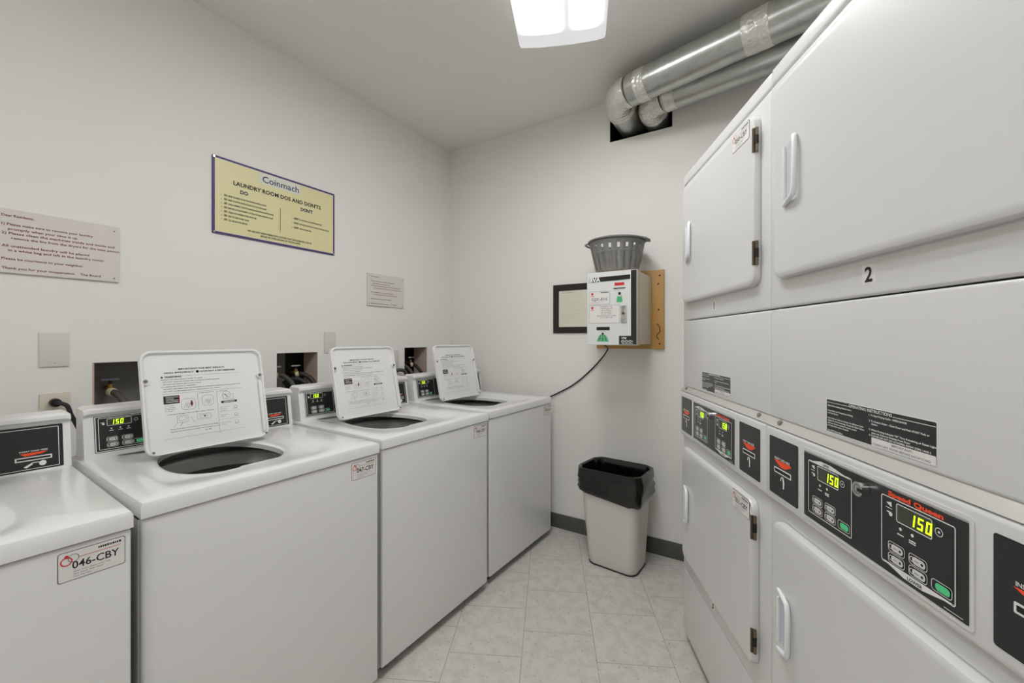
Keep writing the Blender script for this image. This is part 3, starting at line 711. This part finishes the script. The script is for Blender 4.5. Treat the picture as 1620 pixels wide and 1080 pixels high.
m.poly([(.055, .020), (.124, .019), (.112, .048), (.098, .058), (.080, .058), (.066, .048)], X+.0006, 'print_green'); m.disc(.089, .061, .006, X+.0007, 'print_black')
for k in range(7): m.line((.0885+(k-3)*.0105, .021), (.0885+(k-3)*.005, .056), .0012, X+.0008, 'print_black' if k % 2 else 'print_white')
m.line((.060, .034), (.119, .034), .0012, X+.0009, 'print_black')
door = m.build('front_door', t, 'white printed front with black stripe lettered BVA')
def notice(y0, y1, z0, z1, lines, nm, big=None, lab=None):
    m = MB(); m.rect(y0, y1, z0, z1, X+.0008, 'print_grey', .001, .0004); m.rect(y0+.0012, y1-.0012, z0+.0012, z1-.0012, X+.0010, 'sticker_white')
    m.disc(y0+.018, z1-.013, .007, X+.0013, 'print_red'); m.rect(y0+.009, y0+.027, z1-.027, z1-.024, X+.0013, 'print_red')
    if big: m.rect(y1-.05, y1-.006, z1-.009, z1-.004, X+.0013, 'print_grey'); m.text(big, y0+.014, z0+.020, .016, 'print_grey', X+.0013, width=.088, bold=.6); greek(m, y0+.012, z0+.013, .09, 2, .005, X+.0013, 'print_grey', 4)
    for k, (s_, c_) in enumerate(lines): m.text(s_, (y0+y1)/2+.012, z1-.010-k*.0098, .0048, c_, X+.0013, width=len(s_)*.0040, align='C', bold=.6)
    m.build('notice_sticker', door, lab)
notice(.013, .127, .217, .287, [], 'a', 'GJX-816', 'small white sticker reading GJX-816')
notice(.013, .181, .116, .212, [('FOR SERVICE CALL', 'print_maroon'), ('THIS SERVICE LINE', 'print_maroon'), ('1-877-COINMACH', 'print_maroon'), ('(877-264-6622)', 'print_maroon'), ('MACHINE NUMBER', 'print_grey'), ('SERVICE AVAILABLE 24 HOURS', 'print_maroon'), ('WWW.COINMACH.COM', 'print_grey')], 'b', lab='white service notice with red print')
m = MB(); m.box(X, X+.006, .187, .218, .120, .206, 'chrome', .001); m.cyl((X+.005, .202, .166), (X+.012, .202, .166), .009, 'screw_metal', 16); m.cyl((X+.011, .202, .166), (X+.0135, .202, .166), .004, 'black_matte', 8); m.build('lock_plate', door, 'metal lock plate')

t = thing('laundry_basket', 'small round grey slotted basket standing on the change machine', 'basket', (-.727, 2.277, 1.6065), 0)
m = MB(); N = 60; r0, r1, HH = .108, .150, .187
zz = [0, .022, .050, .090, .112, .120, .155, .172, .187]
rad = lambda z: r0+(r1-r0)*(z/HH)**.92
def bp(k, z): a = 2*PI*k/N; return (rad(z)*math.cos(a), rad(z)*math.sin(a), z)
vs = [bp(k, z) for z in zz for k in range(N)]; fs = []
for j in range(len(zz)-1):
    for k in range(N):
        if k % 3 == 0 and j in (1, 2, 3, 5): continue
        fs.append([j*N+k, j*N+(k+1) % N, (j+1)*N+(k+1) % N, (j+1)*N+k])
m.add(vs, fs, 'basket_grey', True); m.add([bp(k, 0) for k in range(N)], [list(range(N))], 'basket_grey')
o = m.build('body', t); md = o.modifiers.new('wall', 'SOLIDIFY'); md.thickness = .0028; md.offset = 1
m = MB(); ring = lambda r, z: [(r*math.cos(2*PI*k/N), r*math.sin(2*PI*k/N), z) for k in range(N)]
m.loft([ring(.150, .184), ring(.160, .182), ring(.161, .189), ring(.151, .192), ring(.148, .188)], 'basket_grey'); m.build('rim', t)
for s_ in (-1, 1):
    m = MB(); a0 = 0 if s_ > 0 else PI
    pts = [(.155*math.cos(a0+d), .155*math.sin(a0+d), .187) for d in (-.32,)]+[(.176*math.cos(a0+d), .176*math.sin(a0+d), .180) for d in (-.24, 0, .24)]+[(.155*math.cos(a0+.32), .155*math.sin(a0+.32), .187)]
    m.tube(pts, .0055, 'basket_grey', 8); m.build('handle', t)

t = thing('framed_notice', 'black-framed paper notice on the back wall left of the change machine', 'framed notice', (-1.211, YB, 1.286), RB)
W, H = .30, .316
m = MB(); m.frame(0, W, 0, H, .040, .008, 'frame_black', .001, .0075); m.build('frame', t)
m = MB(); m.rect(.038, W-.038, .038, H-.038, .004, 'paper', 0, .002)
m.text('LAUNDRY SERVICE INFORMATION', .06, H-.056, .004, 'print_grey', .0045, width=.08, bold=1)
for g_, (zt, n_) in enumerate(((.246, 4), (.205, 4), (.165, 2), (.145, 2), (.125, 5), (.080, 3))): greek(m, .056, zt, .17, n_, .0065, .0045, 'hose_collar', 30+g_, .0016)
m.build('paper_sheet', t, 'cream printed sheet')

# cord from the machine down behind the far washer
pts = [(-.822, 2.30, 1.218), (-.822, 2.40, 1.195), (-.850, 2.435, 1.160), (-.878, 2.447, 1.128), (-.920, 2.449, 1.082), (-.960, 2.45, 1.043), (-1.02, 2.45, .990), (-1.089, 2.45, .941), (-1.16, 2.45, .902), (-1.24, 2.448, .862), (-1.38, 2.445, .80), (-1.5, 2.44, .66)]
def smooth_pts(pts, n=6):
    out = []; P = [Vector(p) for p in pts]
    for i in range(len(P)-1):
        p0, p1, p2, p3 = P[max(i-1, 0)], P[i], P[i+1], P[min(i+2, len(P)-1)]
        for k in range(n):
            t_ = k/n; out.append(tuple(.5*((2*p1)+(-p0+p2)*t_+(2*p0-5*p1+4*p2-p3)*t_*t_+(-p0+3*p1-3*p2+p3)*t_**3)))
    out.append(tuple(P[-1])); return out
m = MB(); m.M = (Matrix.Translation(changer.location) @ Matrix.Rotation(RB, 4, 'Z')).inverted(); m.tube(smooth_pts(pts), .0042, 'rubber', 8); m.build('power_cord', changer, 'thin black cord')

# ------------------------------------------------------------------ trash can and its bag
TC = Vector((-.722, 2.262, 0)); TR = math.radians(-5)
t = thing('trash_can', 'white rectangular plastic trash can on the floor by the back wall', 'trash can', TC, TR)
def rl(hw, hd, r, z, n=10, dy=0):
    pts = rr(-hw, hw, -hd, hd, r, n); return [(a, b+dy, z) for a, b in pts]
bm_ = lambda z: (.137+.032*(z/.53), .098+.024*(z/.53))
outer = []
for z in (0.006, .02, .1, .2, .3, .4, .5, .525):
    hw, hd = bm_(z); k = .004 if z < .01 else 0; outer.append(rl(hw-k, hd-k, .045, z, dy=-.022*(z/.53)))
hw, hd = bm_(.53); outer.append(rl(hw+.005, hd+.005, .048, .527, dy=-.022)); outer.append(rl(hw+.005, hd+.005, .048, .533, dy=-.022)); outer.append(rl(hw-.002, hd-.002, .045, .533, dy=-.022))
for z in (.3, .03):
    hw, hd = bm_(z); outer.append(rl(hw-.003, hd-.003, .043, z, dy=-.022*(z/.53)))
m = MB(); m.loft(outer, 'bin_plastic', True, False, True); m.build('bin_body', t)
m = MB(); m.loft([rl(.134, .095, .042, 0), rl(.139, .100, .046, .007)], 'rubber', True, True, True); m.build('base_edge', t, 'dark base edge')
m = MB(); n = 40; NL = 4*(n+1)
loops = []
def bagloop(off, z, amp, seed, zamp=0):
    hw, hd = bm_(.53); pts = rr(-hw-off, hw+off, -hd-off, hd+off, .05, n); o = []
    for i, (a, b) in enumerate(pts):
        v = Vector((a, b, 0)); d = v.normalized(); u = math.atan2(b, a)
        w1 = noise.noise(Vector((math.cos(u)*6, math.sin(u)*6, z*14+seed)))+.6*noise.noise(Vector((a*40, b*40, z*34+seed)))
        w2 = noise.noise(Vector((a*22, b*22, seed*3.1)))
        o.append((a+d.x*amp*w1, b+d.y*amp*w1-.022*(z/.53), z+zamp*w2))
    return o
for off, z, amp, za in ((.0055, .408, .004, .010), (.010, .414, .006, .010), (.013, .430, .010, .007), (.011, .446, .009, .006), (.016, .462, .010, .005), (.012, .478, .009, .004), (.015, .494, .009, .004), (.012, .510, .007, .003), (.012, .526, .004, .003), (.011, .540, .003, .005), (.004, .545, .002, .005), (-.004, .538, .004, .003), (-.010, .515, .008, 0), (-.013, .48, .012, 0), (-.016, .43, .012, 0), (-.020, .36, .014, 0), (-.03, .25, .012, 0), (-.05, .12, .01, 0)):
    loops.append(bagloop(off, z, amp, 2.0, za))
# the folded skirt hangs a little lower towards the right-hand front corner
for k in range(5):
    loops[k] = [(a, b, z-(.018*(a/.17)-.010*(b/.12))*(1-k/5)) for a, b, z in loops[k]]
m.loft(loops, 'bag_black', True, False, True)
o = m.build('bin_liner', None, loc=TC, rotz=TR); tag(o, 'black plastic bag lining the white trash can, folded over its rim', 'trash bag')

# ------------------------------------------------------------------ left wall signs
def sign_thing(name, label, y0, z0, cat='sign'): return thing(name, label, cat, (XL, y0, z0), 0)
Y0, Z0, Wd, Hd = .843, 1.721, .604, .347
t = sign_thing('rules_sign', 'yellow laundry room dos and don\'ts sign with purple border on the left wall', Y0, Z0)
m = MB(); m.rect(0, Wd, 0, Hd, .006, 'sign_purple', .002, .0055); m.rect(.0095, Wd-.0095, .0095, Hd-.0095, .0064, 'sticker_white'); m.rect(.0115, Wd-.0115, .0115, Hd-.0115, .0067, 'sign_yellow'); pn = m.build('board', t)
for a, b in ((.006, .006), (Wd-.006, .006), (.006, Hd-.006), (Wd-.006, Hd-.006)): m = MB(); m.cyl((.005, a, b), (.0085, a, b), .004, 'chrome', 10); m.build('screw', t)
m = MB(); K = lambda y, z: (y-.319-Y0, z-Z0); X = .0071
a = K(1.360, 2.002); b = K(1.568, 2.055); m.rect(a[0], b[0], a[1], b[1], X, 'logo_patch')
m.text('Coinmach', *K(1.374, 2.012), .031, 'print_navy', X+.0003, width=.182, bold=.5)
m.text('LAUNDRY ROOM DOS AND DON\'TS', *K(1.246, 1.958), .0185, 'print_black', X+.0003, width=.434, bold=1.4)
m.text('DO', *K(1.275, 1.925), .0165, 'print_navy', X+.0003, width=.034, bold=2); m.text('DON\'T', *K(1.566, 1.923), .0165, 'print_navy', X+.0003, width=.068, bold=2)
for k, (s_, w_) in enumerate((('REFER TO INSIDE OF LID FOR WASHING INSTRUCTIONS', .188), ('REFER TO DRYING INSTRUCTIONS ON TOP OF MACHINE', .188), ('CHECK GARMENT TAGS FOR WASHING AND DRYING INSTRUCTIONS', .222), ('REMOVE CLOTHES PROMPTLY AT END OF WASH AND DRY CYCLES', .220), ('CLEAN LINT SCREENS AFTER EACH USE', .142), ('HELP TO KEEP ROOM CLEAN', .108), ('CALL BELOW FOR SERVICE', .102))):
    z = 1.9-k*.0183
    m.text('%d.' % (k+1), *K(1.195, z-.004), .006, 'print_black', X+.0003); m.text('DO', *K(1.208, z-.004), .0085, 'print_black', X+.0003, width=.012, bold=2.5); m.text(s_, *K(1.224, z-.004), .0075, 'print_black', X+.0003, width=w_-.02, bold=1)
for k, (s_, w_) in enumerate((('SIT OR LEAN ON A WASHING MACHINE.', .165), ('USE WASHER OR DRYER FOR ANYTHING OTHER THAN CLOTHES', .208), ('OVERLOAD MACHINE.', .105))):
    z = 1.874-k*.0235
    m.text('%d.' % (k+1), *K(1.519, z-.004), .006, 'print_black', X+.0003); m.text('DON\'T', *K(1.531, z-.004), .0085, 'print_black', X+.0003, width=.024, bold=2.5); m.text(s_, *K(1.558, z-.004), .0072, 'print_black', X+.0003, width=w_-.036, bold=1)
a = K(1.4585, 1.786); m.rect(a[0], a[0]+.0022, a[1], a[1]+.122, X+.0002, 'print_black')
m.text('WE ARE NOT RESPONSIBLE FOR CLOTHES THAT ARE DAMAGED DUE TO', *K(1.306, 1.757), .0085, 'print_black', X+.0003, width=.322, bold=1.2); m.text('MISUSE OR OVERLOADING OF THE MACHINES.', *K(1.366, 1.743), .0085, 'print_black', X+.0003, width=.2, bold=1.2)
m.build('printed_text', t, 'black printed rules with blue company name')
def notice_sign(t, y0, y1, z0, z1, face, ink, rows, sh):
    m = MB(); m.rect(0, y1-y0, 0, z1-z0, .009, face, .002, .0085); m.build('board', t)
    m = MB()
    for (s_, u, v, w_) in rows: m.text(s_, u, v, sh, ink, .0094, width=w_, bold=.8)
    m.build('printed_text', t, 'dark red printed text')
    for a, b in ((.012, .012), (.012, z1-z0-.014), (y1-y0-.014, .012), (y1-y0-.014, z1-z0-.018)): m = MB(); m.cyl((.008, a, b), (.0115, a, b), .0026, 'screw_metal', 8); m.build('screw', t)
txt = [('Dear Residents,', 0, 0, .205), ('1) Please make sure to remove your laundry', 0, 1, .62), ('promptly when your time is up.', .04, 2, .47), ('2) Please clean the machines inside and inside and', 0, 2.6, .79), ('remove the lint from the dryers for the next person.', .06, 3.4, .78), ('All unattended laundry will be placed', 0, 4.3, .59), ('in a white bag and left in the laundry room', .04, 5, .66), ('Please be courteous to your neighbor.', 0, 6.1, .55), ('Thank you for your cooperation    The Board', 0, 7.3, .68)]
y0 = .215; t = sign_thing('notice_sign', 'larger white notice with red lettering at the left edge of the wall', y0, 1.4645)
zrow = {0: 1.649, 1: 1.621, 2: 1.606, 2.6: 1.592, 3.4: 1.577, 4.3: 1.551, 5: 1.537, 6.1: 1.509, 7.3: 1.479}
rows = [(s_, .571-.319-y0+u*.34, zrow[k]-1.4645-.003, w_*.34) for s_, u, k, w_ in txt]
notice_sign(t, y0, .534, 1.4645, 1.671, 'sign_pinkish', 'print_maroon', rows, .0078)
y0 = 1.671; t = sign_thing('notice_sign', 'smaller white notice with fine red lettering near the back corner', y0, 1.4555)
rows = [(s_, .024+u*.30, (zrow[k]-1.4645)*.985-.003, w_*.30) for s_, u, k, w_ in txt]
notice_sign(t, y0, 1.967, 1.4555, 1.656, 'sign_white', 'print_maroon', rows, .0068)

# plates and outlet
def plate(y0, y1, z0, z1, label, m_='plate_paint'):
    t = thing('blank_wall_plate', label, 'wall plate', (XL, y0, z0), 0)
    m = MB(); m.box(.0003, .006, 0, y1-y0, 0, z1-z0, m_, .002); m.build('cover', t)
    m = MB(); m.cyl((.005, (y1-y0)/2, .012), (.0068, (y1-y0)/2, .012), .0018, 'screw_metal', 8); m.build('screw', t); return t
plate(.333, .404, 1.154, 1.271, 'blank white wall plate above the power outlet')
plate(1.385, 1.455, 1.17, 1.287, 'blank white wall plate behind the second open lid from the corner')
plate(1.835, 1.925, 1.058, 1.173, 'blank white wall plate between the two farthest lids')
t = thing('power_outlet', 'beige power outlet on the left wall behind the nearest washer', 'outlet', (XL, .334, .948), 0)
m = MB(); m.box(.0003, .006, 0, .072, 0, .115, 'outlet_plate', .002); m.build('cover', t)
for zz in (.032, .083): m = MB(); m.cyl((.005, .034, zz), (.008, .034, zz), .017, 'outlet_plate', 20); m.build('socket', t)
pc = (XL+.010, .368, 1.031)
m = MB(); m.cyl((XL+.0085, .368, 1.031), (XL+.032, .368, 1.031), .014, 'rubber', 14)
m.tube(smooth_pts([(XL+.03, .368, 1.031), (XL+.055, .376, 1.030), (XL+.065, .388, 1.02), (XL+.067, .396, .99), (XL+.07, .41, .95), (XL+.075, .425, .90), (XL+.08, .41, .84), (XL+.09, .38, .6)]), .0065, 'rubber', 10)
tag(m.build('washer_plug'), 'black plug and cord in the beige outlet', 'plug')

# ------------------------------------------------------------------ valve boxes with taps, and hoses
def hose(pts, r, mname, label, collar=True, group=None):
    o = Vector(pts[0]); t = thing('water_hose', label, 'hose', o, 0, group)
    q = [tuple(Vector(p)-o) for p in pts]; q = smooth_pts(q, 8)
    m = MB(); m.tube(q, r, mname, 12); m.build('tube', t)
    if collar: m = MB(); d = (Vector(q[2])-Vector(q[0])).normalized(); m.cyl(q[0], tuple(Vector(q[0])+d*.016), r*1.3, 'hose_collar', 14); m.build('collar', t)
def valve_box(h, label, taps, lit, stud=False):
    y0, y1, z0, z1 = h
    t = thing('valve_box', label, 'valve box', (XL-.131, y0, z0), 0); w_ = y1-y0; H_ = z1-z0
    m = MB()
    m.box(-.05, 0, -.01, w_+.01, -.01, H_+.01, 'valve_dark', skip=('x1',))
    if lit: m.box(-.005, .0, *lit, 0, H_, 'valve_panel')
    m.build('back_panel', t)
    if stud: m = MB(); m.box(.002, .128, .0005, .006, .0, H_-.001, 'stud'); m.build('stud_edge', t, 'raw wooden stud edge')
    for ty, tz, hm in taps:
        m = MB(); m.cyl((-.004, ty-y0, tz-z0), (.045, ty-y0, tz-z0), .011, 'brass', 14); m.cyl((.045, ty-y0, tz-z0-.012), (.045, ty-y0, tz-z0+.018), .009, 'brass', 12)
        m.cyl((.045, ty-y0, tz-z0+.015), (.045, ty-y0, tz-z0+.034), .005, 'black_matte', 10); tp = m.build('tap', t)
        m = MB(); m.box(.038, .052, ty-y0-.027, ty-y0+.027, tz-z0+.032, tz-z0+.040, hm, .003); m.build('handle', tp)
XV = XL-.086
valve_box(VALVES[0], 'wall opening with tap beside the open lid of the second washer', [(.532, 1.055, 'blue_handle')], (.03, .2), True)
valve_box(VALVES[1], 'wall opening with two taps between the second and third washers', [(1.165, 1.068, 'chrome'), (1.275, 1.068, 'chrome')], (.0, .115))
valve_box(VALVES[2], 'wall opening with taps beside the farthest open lid', [(2.02, 1.075, 'chrome'), (2.12, 1.08, 'chrome')], (.0, .03))
hose([(XV, .532, 1.044), (XV+.03, .545, 1.035), (XV+.06, .560, 1.00), (XV+.09, .57, .95), (XV+.11, .57, .88), (XV+.12, .56, .7)], .012, 'hose_grey', 'grey water hose in the opening beside the second washer lid')
hose([(XV, 1.165, 1.056), (XV+.02, 1.19, 1.058), (XV+.05, 1.215, 1.03), (XV+.08, 1.225, .98), (XV+.11, 1.225, .88), (XV+.12, 1.22, .7)], .0115, 'hose_grey', 'left grey hose in the middle wall opening')
hose([(XV, 1.275, 1.056), (XV+.02, 1.30, 1.058), (XV+.05, 1.33, 1.03), (XV+.08, 1.345, .98), (XV+.11, 1.34, .88), (XV+.12, 1.33, .7)], .012, 'hose_dark', 'right brown hose in the middle wall opening')
hose([(XV-.01, 1.215, 1.01), (XV+.02, 1.25, 1.035), (XV+.05, 1.285, 1.02), (XV+.08, 1.305, .97), (XV+.11, 1.30, .88), (XV+.12, 1.29, .7)], .013, 'rubber', 'black hose between the two taps of the middle opening', False)
hose([(XV, 2.02, 1.06), (XV+.02, 2.045, 1.062), (XV+.05, 2.065, 1.03), (XV+.08, 2.075, .98), (XV+.11, 2.07, .88), (XV+.12, 2.06, .7)], .0115, 'hose_grey', 'left grey hose in the farthest wall opening')
hose([(XV, 2.12, 1.065), (XV+.02, 2.14, 1.062), (XV+.05, 2.155, 1.03), (XV+.08, 2.165, .98), (XV+.11, 2.16, .88), (XV+.12, 2.15, .7)], .0115, 'hose_dark', 'right dark hose in the farthest wall opening')
hose([(XL+.02, 1.83, .90), (XL+.035, 1.86, 1.02), (XL+.04, 1.90, 1.045), (XL+.045, 1.95, 1.02), (XL+.05, 1.97, .9)], .012, 'hose_grey', 'grey hose looping up behind the third washer', False)
